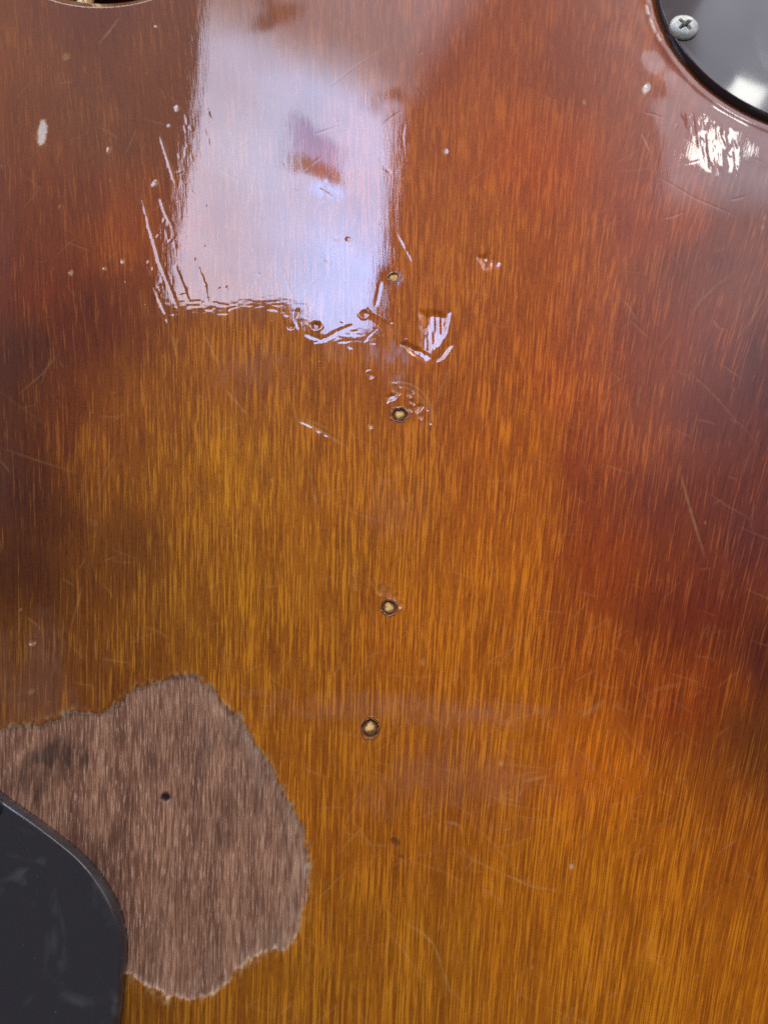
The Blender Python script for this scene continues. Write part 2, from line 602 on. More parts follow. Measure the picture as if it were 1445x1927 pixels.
# left scratches by the window's image
for pl, wd, dp, pa in (
        ([(300, 248), (316, 300), (331, 346)], .0006, .00006, .22),
        ([(266, 362), (280, 420), (300, 490), (336, 582)], .0007, .00008, .20),
        ([(302, 372), (312, 402), (326, 430)], .0006, .00006, .3),
        ([(330, 500), (344, 535), (356, 568)], .0006, .00007, .06),
        ([(372, 500), (386, 535), (392, 572)], .0006, .00007, .05),
        ([(290, 540), (312, 590), (326, 640), (337, 692)], .0005, .00006, .22),
        ([(384, 624), (398, 656), (412, 686)], .0006, .00007, .35),
        ([(425, 734), (445, 756), (466, 782)], .0005, .00006, .40),
        ([(553, 788), (578, 796), (612, 816), (650, 838)], .0009, .00014, .30),
        ([(556, 783), (600, 798), (652, 828)], .0004, .00003, .20),
        ([(585, 882), (588, 920), (600, 966)], .0005, .00004, .30),
        ([(600, 932), (630, 922), (660, 916)], .0006, .00003, .16),
        ([(525, 490), (536, 520), (552, 560)], .0004, .00004, .0),
        ([(600, 485), (625, 500)], .0004, .00005, .0),
        ([(1280, 890), (1290, 930), (1306, 985), (1326, 1050)], .0006, .00004, .28),
        ([(1298, 596), (1318, 566), (1346, 538), (1378, 515)], .0008, .00003, .16),
        ([(1170, 560), (1186, 580), (1198, 602)], .0005, .00003, .22),
        ([(1340, 600), (1352, 616), (1372, 622)], .0006, .00003, .18),
        ([(1210, 700), (1205, 735), (1200, 770)], .0007, .00002, .12),
        ([(760, 1735), (795, 1755), (817, 1778), (835, 1830), (852, 1884)], .00045, .00004, .30),
        ([(720, 1740), (760, 1790), (800, 1850)], .0004, .00003, .18),
        ([(855, 1600), (905, 1625), (960, 1650), (1000, 1668), (1062, 1678)], .0004, .00004, .30),
        ([(832, 1545), (858, 1550), (874, 1566)], .0006, .00003, .25),
        ([(985, 1470), (1008, 1465), (1032, 1461)], .0006, .00003, .30),
        ([(1090, 1352), (1112, 1335), (1140, 1318)], .0013, .00003, .20),
        ([(186, 82), (205, 60), (226, 32)], .0008, .00004, .22),
        ([(50, 1160), (66, 1172), (80, 1186)], .0004, .00003, .18),
        ([(612, 340), (611, 410)], .0004, .00003, .0),
        ([(745, 440), (776, 500)], .0006, .00004, .15),
        ([(715, 530), (712, 552), (707, 575)], .0007, .00008, .05),
        ([(560, 580), (557, 600), (562, 618)], .0006, .00010, .0),
        ([(575, 628), (605, 640), (640, 622), (665, 612)], .0009, .00006, .0),
        ([(1432, 440), (1440, 400)], .0006, .00004, .4)):
    groove(pl, wd * .7, dp * .40, pa * 1.3, wobble=.00012)


def pit(x, y, r, dp, pale=0.0, chip=0.0, ring=0.0, sy=1.0, rot=0.0):
    c = at(x, y)
    sl = window_idx(c[0] - 3 * r * max(1, sy), c[0] + 3 * r * max(1, sy), c[1] - 3 * r * max(1, sy), c[1] + 3 * r * max(1, sy))
    a, b = math.cos(rot), math.sin(rot)
    dx, dy = GX[sl] - c[0], GY[sl] - c[1]
    d = np.hypot(a * dx + b * dy, (-b * dx + a * dy) / sy) / r
    d = d + .18 * vnoise(.0005, .0005, 47)[sl]
    H[sl] -= dp * sstep(1.1, .2, d)
    if ring:
        H[sl] += ring * np.exp(-((d - 1.2) / .22) ** 2)
    if pale:
        BLEM_GLINT[sl] = np.maximum(BLEM_GLINT[sl], pale * sstep(1.15, .55, d))
    if chip:
        CHIP[sl] = np.maximum(CHIP[sl], chip * sstep(1.1, .6, d))


pit(80, 250, .0011, .00006, 1.0, sy=3.2, rot=.04)
pit(125, 106, .0009, .00005, .28, sy=1.3)
pit(206, 282, .0006, .00004, .26, sy=2.0, rot=-.2)
pit(294, 50, .0004, .00004, .5)
pit(334, 204, .0006, .00005, .45, sy=1.5)
pit(319, 237, .0004, .00004, .4)
pit(293, 345, .0006, .00006, .4, sy=1.5, rot=-.4)
pit(1217, 166, .0008, .00006, 1.0, sy=2.0, rot=-.35)
pit(838, 285, .0005, .00006, .55, sy=1.6)
pit(1100, 192, .0005, .00003, .3, sy=1.8)
pit(1075, 1630, .0005, .00005, .55)
pit(134, 513, .0005, .00004, .5, sy=1.4)
pit(198, 505, .0005, .00004, .45)
pit(232, 492, .0004, .00004, .5, sy=1.6)
pit(62, 1208, .0007, .00016, .18, ring=.00004)
pit(655, 450, .0006, .00004, 0, ring=.00001)
pit(632, 450, .0005, .00002, 0)
pit(697, 801, .0006, .00014, .35)
pit(685, 590, .0008, .00009, 0, ring=.00003)
pit(595, 612, .0009, .00012, 0, chip=.4, ring=.00002)
pit(697, 706, .0007, .00010, .1, ring=.00003)
pit(548, 615, .0006, .00012, .1)
pit(667, 1101, .0010, .00006, .10, sy=1.4, rot=.6)
pit(800, 618, .0005, .0001, .2, sy=2, rot=-.5)
pit(744, 1585, .0006, .00012, 0, chip=.5, sy=1.8, rot=1.1)
pit(755, 1613, .0004, .00010, 0, chip=.4)
pit(942, 1435, .0004, .00005, .4, sy=1.5)
pit(795, 1245, .0005, .00005, .35, sy=1.5)
pit(60, 1300, .0006, .00006, .18)
pit(1235, 20, .0002, .0001, 0)
for _ in range(26):                      # little knocks, thickest left of the window's image
    x, y = random.gauss(330, 110), random.gauss(470, 130)
    pit(x, y, random.uniform(.00018, .00032), .000018, random.choice((0, .15, .3)), sy=random.uniform(1.4, 3.4), rot=random.uniform(-.6, .3))
for _ in range(26):
    x, y = random.uniform(0, 1445), random.uniform(60, 1900)
    pit(x, y, random.uniform(.00018, .0003), .00002, random.choice((.1, .2, .3)), sy=random.uniform(1, 2))

for pl in ([(1217, 10), (1221, 26)], [(1225, 36), (1233, 60)], [(1238, 66), (1243, 76)]):      # warm glints painted pale on the rim of the round recess
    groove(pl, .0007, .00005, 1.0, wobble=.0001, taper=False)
# cracked ring and bruise about the second hole
c2 = at(752, 780)
for r0, a0, a1 in ((.0062, -.35, 1.75), (.0053, .1, 1.5)):
    cen = at(748, 776)
    pts = [cen + r0 * np.array([math.cos(a), math.sin(a)]) for a in np.linspace(a0, a1, 14)]
    stroke(pts, .0012, lambda sl, d, a: (H.__setitem__(sl, H[sl] - .00009 * np.clip(1 - d / .0006, 0, 1) ** 2),
                                         BLEM_GLINT.__setitem__(sl, np.maximum(BLEM_GLINT[sl], .22 * np.clip(1 - d / .0005, 0, 1)))), world=True)
for x, y, r in ((776, 757, .0006), (790, 764, .0006), (786, 770, .0008), (772, 769, .0005), (791, 783, .0006), (770, 740, .0008), (745, 733, .0010)):
    pit(x, y, r * .8, .00016, .2, sy=1.5, rot=random.uniform(-1.5, 1.5))
# crumpled film above-right of the third hole
for x, y, r in ((716, 1112, .0007), (730, 1116, .0008), (745, 1125, .0006), (752, 1138, .0007), (722, 1104, .0005)):
    pit(x, y, r, .00010, .16, ring=.00004, sy=1.3, rot=random.uniform(-1, 1))
# wrinkled lacquer under the round cover
P = [at(*q) for q in [(1275, 212), (1330, 222), (1372, 245), (1392, 300), (1388, 330), (1330, 312), (1312, 268)]]
sl = window_idx(at(1230, 300)[0], at(1420, 300)[0], at(1300, 350)[1], at(1300, 180)[1])
m = sstep(.0014, -.001, poly_sdf(P, GX[sl], GY[sl]))
H[sl] += m * (.000022 * vnoise(.00060, .0045, 51)[sl] + .000010 * vnoise(.0005, .0014, 52)[sl])
# crackle along the lower left border of the window's image
for _ in range(22):
    x, y = random.uniform(295, 560), random.gauss(574, 16)
    L = random.uniform(6, 26)
    groove([(x, y), (x + L, y + random.uniform(-5, 3))], random.uniform(.00022, .0004), random.uniform(.000004, .000014), random.choice((0, 0, .1)))
for _ in range(24):
    y = random.uniform(180, 560)
    x = np.interp(y, [0, 100, 200, 300, 400, 480, 560], [398, 386, 370, 345, 325, 312, 305]) + random.gauss(0, 17)
    L = random.uniform(8, 34)
    groove([(x, y), (x + random.uniform(-1, 8), y + L)], random.uniform(.00022, .0004), random.uniform(.000004, .000013), random.choice((0, 0, .12)))
for _ in range(10):
    x, y = random.uniform(560, 740), random.gauss(640, 18)
    L = random.uniform(5, 18)
    groove([(x, y), (x + L, y + random.uniform(-9, 9))], random.uniform(.00022, .0004), random.uniform(.000006, .00002), 0)
wx = np.array([at(x, y) for x, y in ((400, 0), (386, 100), (370, 200), (348, 300), (328, 400), (312, 480), (298, 570))])
edge_x = np.interp(GY, wx[::-1, 1], wx[::-1, 0])
low_y = np.interp(GX, *zip(*sorted((tuple(at(x, y)) for x, y in ((290, 575), (400, 578), (540, 572), (565, 600), (610, 640), (720, 630))), key=lambda q: q[0])))
near_l = np.exp(-((GX - edge_x) / .0022) ** 2) * (GY < wx[0, 1]) * sstep(wx[-1, 1] - .004, wx[-1, 1], GY) * sstep(wx[1, 1], wx[4, 1], GY)
H += near_l * (.0000018 * vnoise(.0004, .0022, 81) + .0000012 * vnoise(.0003, .0008, 82))
near_b = np.exp(-((GY - low_y) / .0018) ** 2) * sstep(at(285, 570)[0], at(310, 570)[0], GX) * sstep(at(760, 600)[0], at(710, 600)[0], GX)
H += near_b * (.0000022 * vnoise(.0014, .00040, 83) + .0000014 * vnoise(.0006, .0003, 84))
# hairlines from years of rubbing, all over
for _ in range(750):
    x, y = random.uniform(-20, 1465), random.uniform(150, 1940)
    if random.random() < .45:
        x, y = random.gauss(850, 260), random.gauss(1420, 240)
    L = random.uniform(10, 60) if random.random() < .85 else random.uniform(60, 160)
    a = random.choice((random.gauss(.5, .35), random.gauss(-.9, .5), random.uniform(0, 3.14)))
    b = a + random.uniform(-.22, .22)
    p1 = (x + L * .5 * math.cos(a), y + L * .5 * math.sin(a))
    p2 = (p1[0] + L * .5 * math.cos(b), p1[1] + L * .5 * math.sin(b))
    groove([(x, y), p1, p2], .00030, random.uniform(.000003, .000010), random.uniform(.06, .24))

# greasy film and bruises; the strongest also carry painted window haze
def film(x, y, rx, ry, k, seed, rot=0.0):
    c = at(x, y)
    R = max(rx, ry) * 1.8
    sl = window_idx(c[0] - R, c[0] + R, c[1] - R, c[1] + R)
    a, b = math.cos(rot), math.sin(rot)
    dx, dy = GX[sl] - c[0], GY[sl] - c[1]
    d = np.hypot((a * dx + b * dy) / rx, (-b * dx + a * dy) / ry)
    n = .35 * vnoise(rx * .3, ry * .4, seed)[sl] + .30 * vnoise(.0010, .0018, seed + 1)[sl] + .2 * vnoise(.0004, .0012, seed + 2)[sl]
    SMUDGE_HAZE[sl] = np.maximum(SMUDGE_HAZE[sl], k * sstep(1.2, -.1, d + n))


film(720, 1330, .030, .0030, .40, 61, -.04)
film(880, 1345, .012, .0026, .5, 63)
film(480, 700, .008, .006, .35, 65)
film(735, 672, .0075, .0055, .95, 67, -.7)  # residue below the window's image, with its lavender haze painted in
film(640, 650, .004, .004, .6, 69)
film(740, 950, .008, .006, .2, 71)
film(880, 1470, .018, .007, .3, 73)
film(430, 584, .017, .0030, .22, 77)  # added film that softens the mirrored window's lower edge
film(60, 1290, .010, .012, .35, 75)

# hole positions ------------------------------------------------------------
holes = [((741, 522), .00115, .00015), ((752, 780), .00150, .00025), ((732, 1143), .00140, .00022), ((697, 1370), .00155, .00028)]
HOLE = np.zeros(GX.shape, bool)
for (x, y), r, _ in holes:
    c = at(x, y)
    d = np.hypot(GX - c[0], GY - c[1])
    HOLE |= d < r * .98
    H -= .00003 * np.exp(-(d / (r * 1.8)) ** 2)

# ------------------------------------------------------------------ sunburst colour (the stain itself), control points over the back
cp = [(-300, 0, 70, 30, 18), (30, 100, 126, 61, 19), (200, 40, 106, 42, 18), (200, 220, 116, 57, 17), (320, 120, 119, 57, 15), (90, 400, 118, 51, 14), (60, 520, 117, 47, 14),
      (30, 680, 82, 35, 15), (140, 600, 103, 39, 8), (160, 760, 108, 45, 5), (40, 900, 78, 33, 8), (100, 950, 88, 39, 4), (20, 1100, 78, 35, 4),
      (60, 1250, 105, 58, 12), (200, 1050, 117, 64, 8), (220, 1300, 123, 68, 9), (260, 760, 154, 84, 8), (300, 900, 154, 88, 5), (330, 1150, 143, 84, 7),
      (230, 450, 148, 67, 6), (500, 250, 132, 74, 24), (500, 700, 161, 88, 9), (450, 900, 176, 106, 5), (450, 1100, 165, 98, 5), (480, 1280, 160, 92, 7),
      (700, 900, 172, 94, 5), (620, 1080, 169, 98, 5), (700, 300, 168, 82, 14), (850, 250, 168, 80, 13), (850, 80, 155, 68, 16), (680, 60, 148, 73, 18), (900, 500, 178, 90, 9),
      (820, 700, 172, 88, 8), (950, 800, 182, 92, 5), (950, 1050, 189, 100, 3), (820, 1200, 176, 94, 4), (1000, 300, 178, 77, 14), (1080, 120, 149, 65, 20),
      (1080, 500, 173, 80, 14), (1060, 700, 179, 80, 12), (1150, 850, 157, 66, 14), (1250, 400, 157, 64, 20), (1250, 650, 141, 56, 20), (1350, 500, 123, 56, 36),
      (1420, 350, 118, 56, 44), (1350, 800, 113, 44, 32), (1430, 700, 99, 42, 40), (1250, 950, 123, 46, 19), (1400, 1000, 105, 38, 27), (1150, 1050, 154, 63, 7),
      (1300, 1150, 117, 40, 14), (1430, 1250, 90, 33, 18), (1150, 1250, 161, 74, 4), (1300, 1320, 147, 58, 5), (1420, 1420, 103, 51, 8), (1380, 1540, 157, 79, 5),
      (1100, 1450, 194, 99, 3), (950, 1350, 180, 98, 3), (1220, 1600, 180, 98, 4), (1050, 1750, 176, 98, 4), (1400, 1800, 174, 96, 3), (850, 1500, 162, 87, 8),
      (700, 1500, 161, 89, 7), (620, 1700, 157, 91, 5), (850, 1800, 159, 93, 5), (560, 1880, 148, 87, 5), (300, 1910, 133, 79, 8), (1200, 1900, 174, 100, 3),
      (600, 1400, 163, 92, 7), (1750, 600, 57, 26, 24), (1750, 1200, 54, 22, 14), (1750, 1800, 110, 60, 8), (-300, 900, 50, 24, 12), (-300, 1500, 60, 30, 10),
      (700, 2300, 135, 79, 8), (1300, 2300, 116, 66, 8), (100, 2300, 87, 47, 8), (700, -500, 88, 36, 16), (1500, -400, 57, 26, 19), (100, -400, 54, 21, 9)]
CPW = np.array([at(q[0], q[1]) for q in cp])
CPC = np.array([lin(q[2:]) for q in cp])
WX = GX + .0035 * vnoise(.006, .03, 21) + .0012 * vnoise(.0016, .012, 22)
WY = GY + .004 * vnoise(.012, .02, 23)
num = np.zeros(GX.shape + (3,), np.float32)
den = np.zeros(GX.shape, np.float32)
for (cx, cy), c in zip(CPW, CPC):
    g = 1.0 / (((WX - cx) ** 2 + (WY - cy) ** 2) + 0.000030) ** 1.7
    g = g.astype(np.float32)
    den += g
    num += g[..., None] * c.astype(np.float32)
BURST = num / den[..., None]

# grain direction: upright on the left, leaning over towards the lower right
kx = np.logaddexp(0, (GX - .004) / .014) * .014
GU = GX - 2.1 * GX * GY - kx * (3.2 * GY - np.where(GY < 0, 36.0, 15.0) * GY ** 2)
GU = GU + .00012 * vnoise(.003, .03, 25) + .0010 * vnoise(.016, .09, 26) + .00007 * vnoise(.0011, .0055, 24)
GV = GY

# ------------------------------------------------------------------ faces of the height field
idx = np.arange(NX * NY).reshape(NY, NX)
fq = np.stack([idx[:-1, :-1], idx[:-1, 1:], idx[1:, 1:], idx[1:, :-1]], -1)


def cell(mask, how):
    a = np.stack([mask[:-1, :-1], mask[:-1, 1:], mask[1:, 1:], mask[1:, :-1]], -1)
    return a.all(-1) if how == 'all' else a.any(-1)


gone = cell(d_edge < 0, 'all') | cell(HOLE, 'all')
fpatch = cell(PATCH, 'all') & ~gone
fbody = ~gone & ~fpatch


def grid_object(name, fmask, mat, parent):
    q = fq[fmask]
    used, inv = np.unique(q.ravel(), return_inverse=True)
    nv, nf = len(used), len(q)
    me = bpy.data.meshes.new(name)
    me.vertices.add(nv)
    co = np.stack([GX.ravel()[used], GY.ravel()[used], H.ravel()[used]], -1).astype(np.float32)
    me.vertices.foreach_set('co', co.ravel())
    me.loops.add(nf * 4)
    me.loops.foreach_set('vertex_index', inv.astype(np.int32).ravel())
    me.polygons.add(nf)
    me.polygons.foreach_set('loop_start', np.arange(0, nf * 4, 4, dtype=np.int32))
    me.polygons.foreach_set('use_smooth', np.ones(nf, bool))
    me.update(calc_edges=True)
    a = me.attributes.new('burst', 'FLOAT_COLOR', 'POINT')
    c = np.ones((nv, 4), np.float32)
    c[:, :3] = BURST.reshape(-1, 3)[used]
    a.data.foreach_set('color', c.ravel())
    a = me.attributes.new('grain', 'FLOAT_VECTOR', 'POINT')
    g = np.stack([GU.ravel()[used], GV.ravel()[used], np.zeros(nv)], -1).astype(np.float32)
    a.data.foreach_set('vector', g.ravel())
    for nm, arr in (('blemish_glint', BLEM_GLINT), ('smudge_haze', SMUDGE_HAZE), ('chip', CHIP), ('fringe', FRINGE), ('rubbed', EDGE), ('depth', depth)):
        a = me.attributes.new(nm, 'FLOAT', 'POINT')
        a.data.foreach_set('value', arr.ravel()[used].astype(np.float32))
    me.materials.append(mat)
    o = bpy.data.objects.new(name, me)
    sc.collection.objects.link(o)
    attach(o, parent)
    return o


# ------------------------------------------------------------------ wood under lacquer
wm, nt, p = material("lacquered_wood")
gr = nt.attr('grain').outputs['Vector']
burst = nt.attr('burst').outputs['Color']
bw = nt.n('ShaderNodeRGBToBW')
nt.put(bw.inputs[0], burst)
burst_v = bw.outputs[0]
gy = nt.n('ShaderNodeSeparateXYZ')
nt.put(gy.inputs[0], gr)
s1 = nt.noise(nt.scale(gr, (1 / .00031, 1 / .0090, 1)), 1.0, 2.0, .55)           # pale dashes
s2 = nt.noise(nt.scale(gr, (1 / .00018, 1 / .0034, 1), (31, 7, 0)), 1.0, 2.0, .5)  # fine hair
s3 = nt.noise(nt.scale(gr, (1 / .0060, 1 / .060, 1), (3, 17, 0)), 1.0, 3.0, .55)   # broad bands
s4 = nt.noise(nt.scale(gr, (1 / .00060, 1 / .045, 1), (9, 1, 4)), 1.0, 2.0, .5)    # long lines
s5 = nt.noise(nt.scale(gr, (1 / .0006, 1 / .0010, 1), (5, 5, 2)), 1.0, 3.0, .6)    # mottling
s6 = nt.noise(nt.scale(gr, (1 / .010, 1 / .016, 1), (2, 8, 5)), 1.0, 2.0, .5)      # clouds: where the grain shows
mixn = nt.m('ADD', nt.m('MULTIPLY', s1, .52), nt.m('ADD', nt.m('MULTIPLY', s2, .26), nt.m('MULTIPLY', s4, .22)))
lum = nt.m('ADD', nt.ramp(burst_v, .02, .16, -.035, 0.012), nt.m('MULTIPLY', nt.m('SUBTRACT', s6, .5), .16))
dash = nt.ramp(nt.m('ADD', mixn, lum), .522, .582)
dark = nt.ramp(nt.m('ADD', mixn, nt.m('MULTIPLY', nt.m('SUBTRACT', s5, .5), .16)), .51, .40)
c = nt.mix(nt.m('MULTIPLY', dark, nt.ramp(gy.outputs[1], .0, .10, .58, .36)), burst, nt.mix(1.0, burst, (.46, .35, .22), 'MULTIPLY'))
c = nt.mix(nt.ramp(s3, .38, .62, .38, 0), c, nt.mix(1.0, c, (.70, .60, .50), 'MULTIPLY'))
c = nt.mix(nt.ramp(s5, .48, .28, 0, .25), c, nt.mix(1.0, c, (.60, .50, .40), 'MULTIPLY'))
pale = nt.mix(1.0, nt.mix(1.0, burst, (1.38, 1.55, 1.4), 'MULTIPLY', ), (.070, .035, .004), 'ADD')
c = nt.mix(nt.m('MULTIPLY', dash, nt.ramp(gy.outputs[1], .0, .10, .85, .45)), c, pale)
rub = nt.attr('rubbed').outputs['Fac']
c = nt.mix(nt.m('MULTIPLY', rub, .7), c, (.20, .080, .020))
sm = nt.attr('smudge_haze').outputs['Fac']
c = nt.mix(nt.m('MULTIPLY', sm, .34), c, (.40, .22, .19))
c = nt.mix(nt.ramp(sm, .45, .95, 0, .34), c, (.42, .27, .33))  # lavender tint painted for the window mirrored in the residue
fr = nt.attr('fringe').outputs['Fac']
c = nt.mix(nt.m('MULTIPLY', fr, .7), c, (.40, .25, .11))
bl = nt.attr('blemish_glint').outputs['Fac']
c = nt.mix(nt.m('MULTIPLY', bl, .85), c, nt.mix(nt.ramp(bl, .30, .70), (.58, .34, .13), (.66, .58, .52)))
ch = nt.attr('chip').outputs['Fac']
c = nt.mix(ch, c, (.03, .012, .006))
nt.put(p.inputs['Base Color'], c)
p.inputs['Roughness'].default_value = .55
p.inputs['Specular IOR Level'].default_value = .15
p.inputs['Coat Weight'].default_value = 1.0
p.inputs['Coat IOR'].default_value = 1.5
cr = nt.ramp(nt.noise(nt.scale(gr, (120, 60, 1)), 1.0, 3.0), .3, .7, .035, .070)
cr = nt.m('ADD', cr, nt.m('MULTIPLY', sm, .26))
cr = nt.m('ADD', cr, nt.m('MULTIPLY', fr, .3))
cr = nt.m('ADD', cr, nt.m('MULTIPLY', rub, .48))
cr = nt.m('ADD', cr, nt.m('MULTIPLY', bl, .25))
nt.put(p.inputs['Coat Roughness'], cr)
bp = nt.n('ShaderNodeBump')
bp.inputs['Strength'].default_value = 1.0
bp.inputs['Distance'].default_value = .0000028
nt.put(bp.inputs['Height'], nt.m('ADD', nt.m('MULTIPLY', s1, .6), nt.m('ADD', s2, nt.m('MULTIPLY', s4, .6))))
nt.put(p.inputs['Coat Normal'], bp.outputs[0])
nt.put(p.inputs['Normal'], bp.outputs[0])

# bare, rough wood of the worn patch
rm, nt, p = material("bare_worn_wood")
gr = nt.attr('grain').outputs['Vector']
a1 = nt.noise(nt.scale(gr, (1 / .00032, 1 / .0050, 1), (2, 3, 0)), 1.0, 3.0, .6)
a2 = nt.noise(nt.scale(gr, (1 / .00017, 1 / .0022, 1), (7, 1, 0)), 1.0, 3.0, .6)
a3 = nt.noise(nt.scale(gr, (1 / .004, 1 / .022, 1), (1, 9, 0)), 1.0, 3.0, .6)
a4 = nt.noise(nt.scale(gr, (1 / .007, 1 / .018, 1), (6, 2, 0)), 1.0, 3.0, .6)
c = nt.mix(nt.ramp(a3, .30, .70), (.165, .072, .040), (.345, .174, .100))
c = nt.mix(nt.ramp(a1, .53, .42, 0, .65), c, (.085, .033, .021))
c = nt.mix(nt.ramp(nt.m('ADD', nt.m('MULTIPLY', a2, .6), nt.m('MULTIPLY', a1, .4)), .53, .61, 0, .60), c, (.60, .38, .27))
c = nt.mix(nt.ramp(a4, .58, .74, 0, .35), c, (.055, .028, .028))
fr = nt.attr('fringe').outputs['Fac']
c = nt.mix(nt.m('MULTIPLY', fr, .6), c, (.56, .42, .29))
ch = nt.attr('chip').outputs['Fac']
c = nt.mix(ch, c, (.022, .012, .010))
nt.put(p.inputs['Base Color'], c)
nt.put(p.inputs['Roughness'], nt.ramp(a2, .3, .7, .62, .36))
p.inputs['Specular IOR Level'].default_value = .3
bp = nt.n('ShaderNodeBump')
bp.inputs['Strength'].default_value = 1.0
bp.inputs['Distance'].default_value = .00005
nt.put(bp.inputs['Height'], nt.m('ADD', a1, nt.m('MULTIPLY', a2, .8)))
nt.put(p.inputs['Normal'], bp.outputs[0])

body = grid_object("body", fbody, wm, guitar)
body["label"] = "amber wood with dark reddish sunburst edges and cracked glossy lacquer"
wp = grid_object("worn_patch", fpatch, rm, body)
wp["label"] = "bare brown wood where the lacquer is worn away"

# ------------------------------------------------------------------ screw holes
dm, nt, p = material("chipped_hole_rim")
co = nt.n('ShaderNodeTexCoord').outputs['Object']
nt.put(p.inputs['Base Color'], nt.mix(nt.noise(co, 1800, 3), (.050, .018, .009), (.26, .100, .036)))
p.inputs['Roughness'].default_value = .3
p.inputs['Coat Weight'].default_value = 1.0
p.inputs['Coat Roughness'].default_value = .08
bp = nt.n('ShaderNodeBump')
bp.inputs['Distance'].default_value = .00006
nt.put(bp.inputs['Height'], nt.noise(co, 1500, 3))
nt.put(p.inputs['Normal'], bp.outputs[0])
pm, nt, p = material("pale_bare_wood")
co = nt.n('ShaderNodeTexCoord').outputs['Object']
wood_c = nt.mix(nt.ramp(nt.noise(co, 1400, 3), .35, .65), (.70, .36, .11), (.92, .60, .24))
nt.put(p.inputs['Base Color'], nt.mix(nt.attr('dirt').outputs['Fac'], wood_c, (.120, .042, .016)))
p.inputs['Roughness'].default_value = .7
p.inputs['Specular IOR Level'].default_value = .2

for k, ((x, y), r, dz) in enumerate(holes):
    c = at(x, y)
    N = 40
    rn = [1 + .10 * math.sin(a * 2 + 1.7 * k) + .08 * math.sin(a * 5 + 2 * k) + random.uniform(-.08, .08) * (1 + (k == 1)) for a in np.linspace(0, 2 * math.pi, N, endpoint=False)]
    prof = [(1.20, -.00014), (1.12, -.00001), (1.06, .00003), (.99, .00000), (.93, -.00016), (.87, -.00034), (.82, -.0005), (.78, -.0008)]
    V, F = [], []
    for i, (pr, pz) in enumerate(prof):
        for j in range(N):
            a = 2 * math.pi * j / N
            q = r * pr * (rn[j] if i > 1 else 1 + .3 * (rn[j] - 1))
            V.append((c[0] + q * math.cos(a), c[1] + q * math.sin(a), pz * (r / .0014) + (random.uniform(-.00007, .00007) if i in (2, 3, 4, 5, 6) else 0)))
    for i in range(len(prof) - 1):
        for j in range(N):
            F.append((i * N + j, (i + 1) * N + j, (i + 1) * N + (j + 1) % N, i * N + (j + 1) % N)[::-1])
    h = new_mesh("screw_hole", V, F, dm)
    attach(h, body)
    V, F, dirt = [(c[0], c[1], -dz)], [], [0.0]
    M = 32
    big = (1.0, .80, .85, .78)[k]
    sh = [1 + .14 * math.sin(3 * a + k) + .12 * math.sin(2 * a + 2 * k) + random.uniform(-.10, .10) for a in np.linspace(0, 2 * math.pi, M, endpoint=False)]
    for i, (pr, pz, dt) in enumerate(((.25, 0.00002, 0.0), (.48, .0, .12), (.62, -.00005, .75), (.80, -.00012, 1.0), (.95, -.00025, 1.0))):
        for j in range(M):
            a = 2 * math.pi * j / M
            q = r * pr * (big * sh[j] if i < 3 else 1.0)
            off = r * (0, .10, .06, .12)[k] if i < 3 else 0
            V.append((c[0] + q * math.cos(a) - off * .4, c[1] + q * math.sin(a) + off, -dz + pz + random.uniform(-.00003, .00003)))
            dirt.append(min(1, max(0, dt * (.55 if k == 0 else 1) + random.uniform(-.15, .15))))
    for j in range(M):
        F.append((0, 1 + j, 1 + (j + 1) % M))
    for i in range(4):
        for j in range(M):
            F.append((1 + i * M + j, 1 + (i + 1) * M + j, 1 + (i + 1) * M + (j + 1) % M, 1 + i * M + (j + 1) % M))
    pl = new_mesh("wood_plug", V, F, pm)
    at_ = pl.data.attributes.new('dirt', 'FLOAT', 'POINT')
    at_.data.foreach_set('value', dirt)
    attach(pl, body)

# ------------------------------------------------------------------ plastic covers
def plastic(name, col, rough, haze):
    m, nt, p = material(name)
    co = nt.n('ShaderNodeTexCoord').outputs['Object']
    n1 = nt.noise(co, 70, 3, .6, 1.2)
    n2 = nt.noise(nt.scale(co, (1, 1, 1), (.3, .1, 0)), 160, 3)
    hz = nt.m('MULTIPLY', nt.ramp(n1, .54, .70), haze)
    dust = nt.ramp(nt.noise(co, 2600, 1), .80, .84)
    c = nt.mix(hz, col, (.13, .13, .125))
    c = nt.mix(nt.m('MULTIPLY', dust, .6), c, (.5, .5, .5))
    nt.put(p.inputs['Base Color'], c)
    nt.put(p.inputs['Roughness'], nt.m('ADD', nt.ramp(n2, .3, .7, rough, rough + .02), nt.m('MULTIPLY', hz, .3)))
    p.inputs['Specular IOR Level'].default_value = .5
    return m


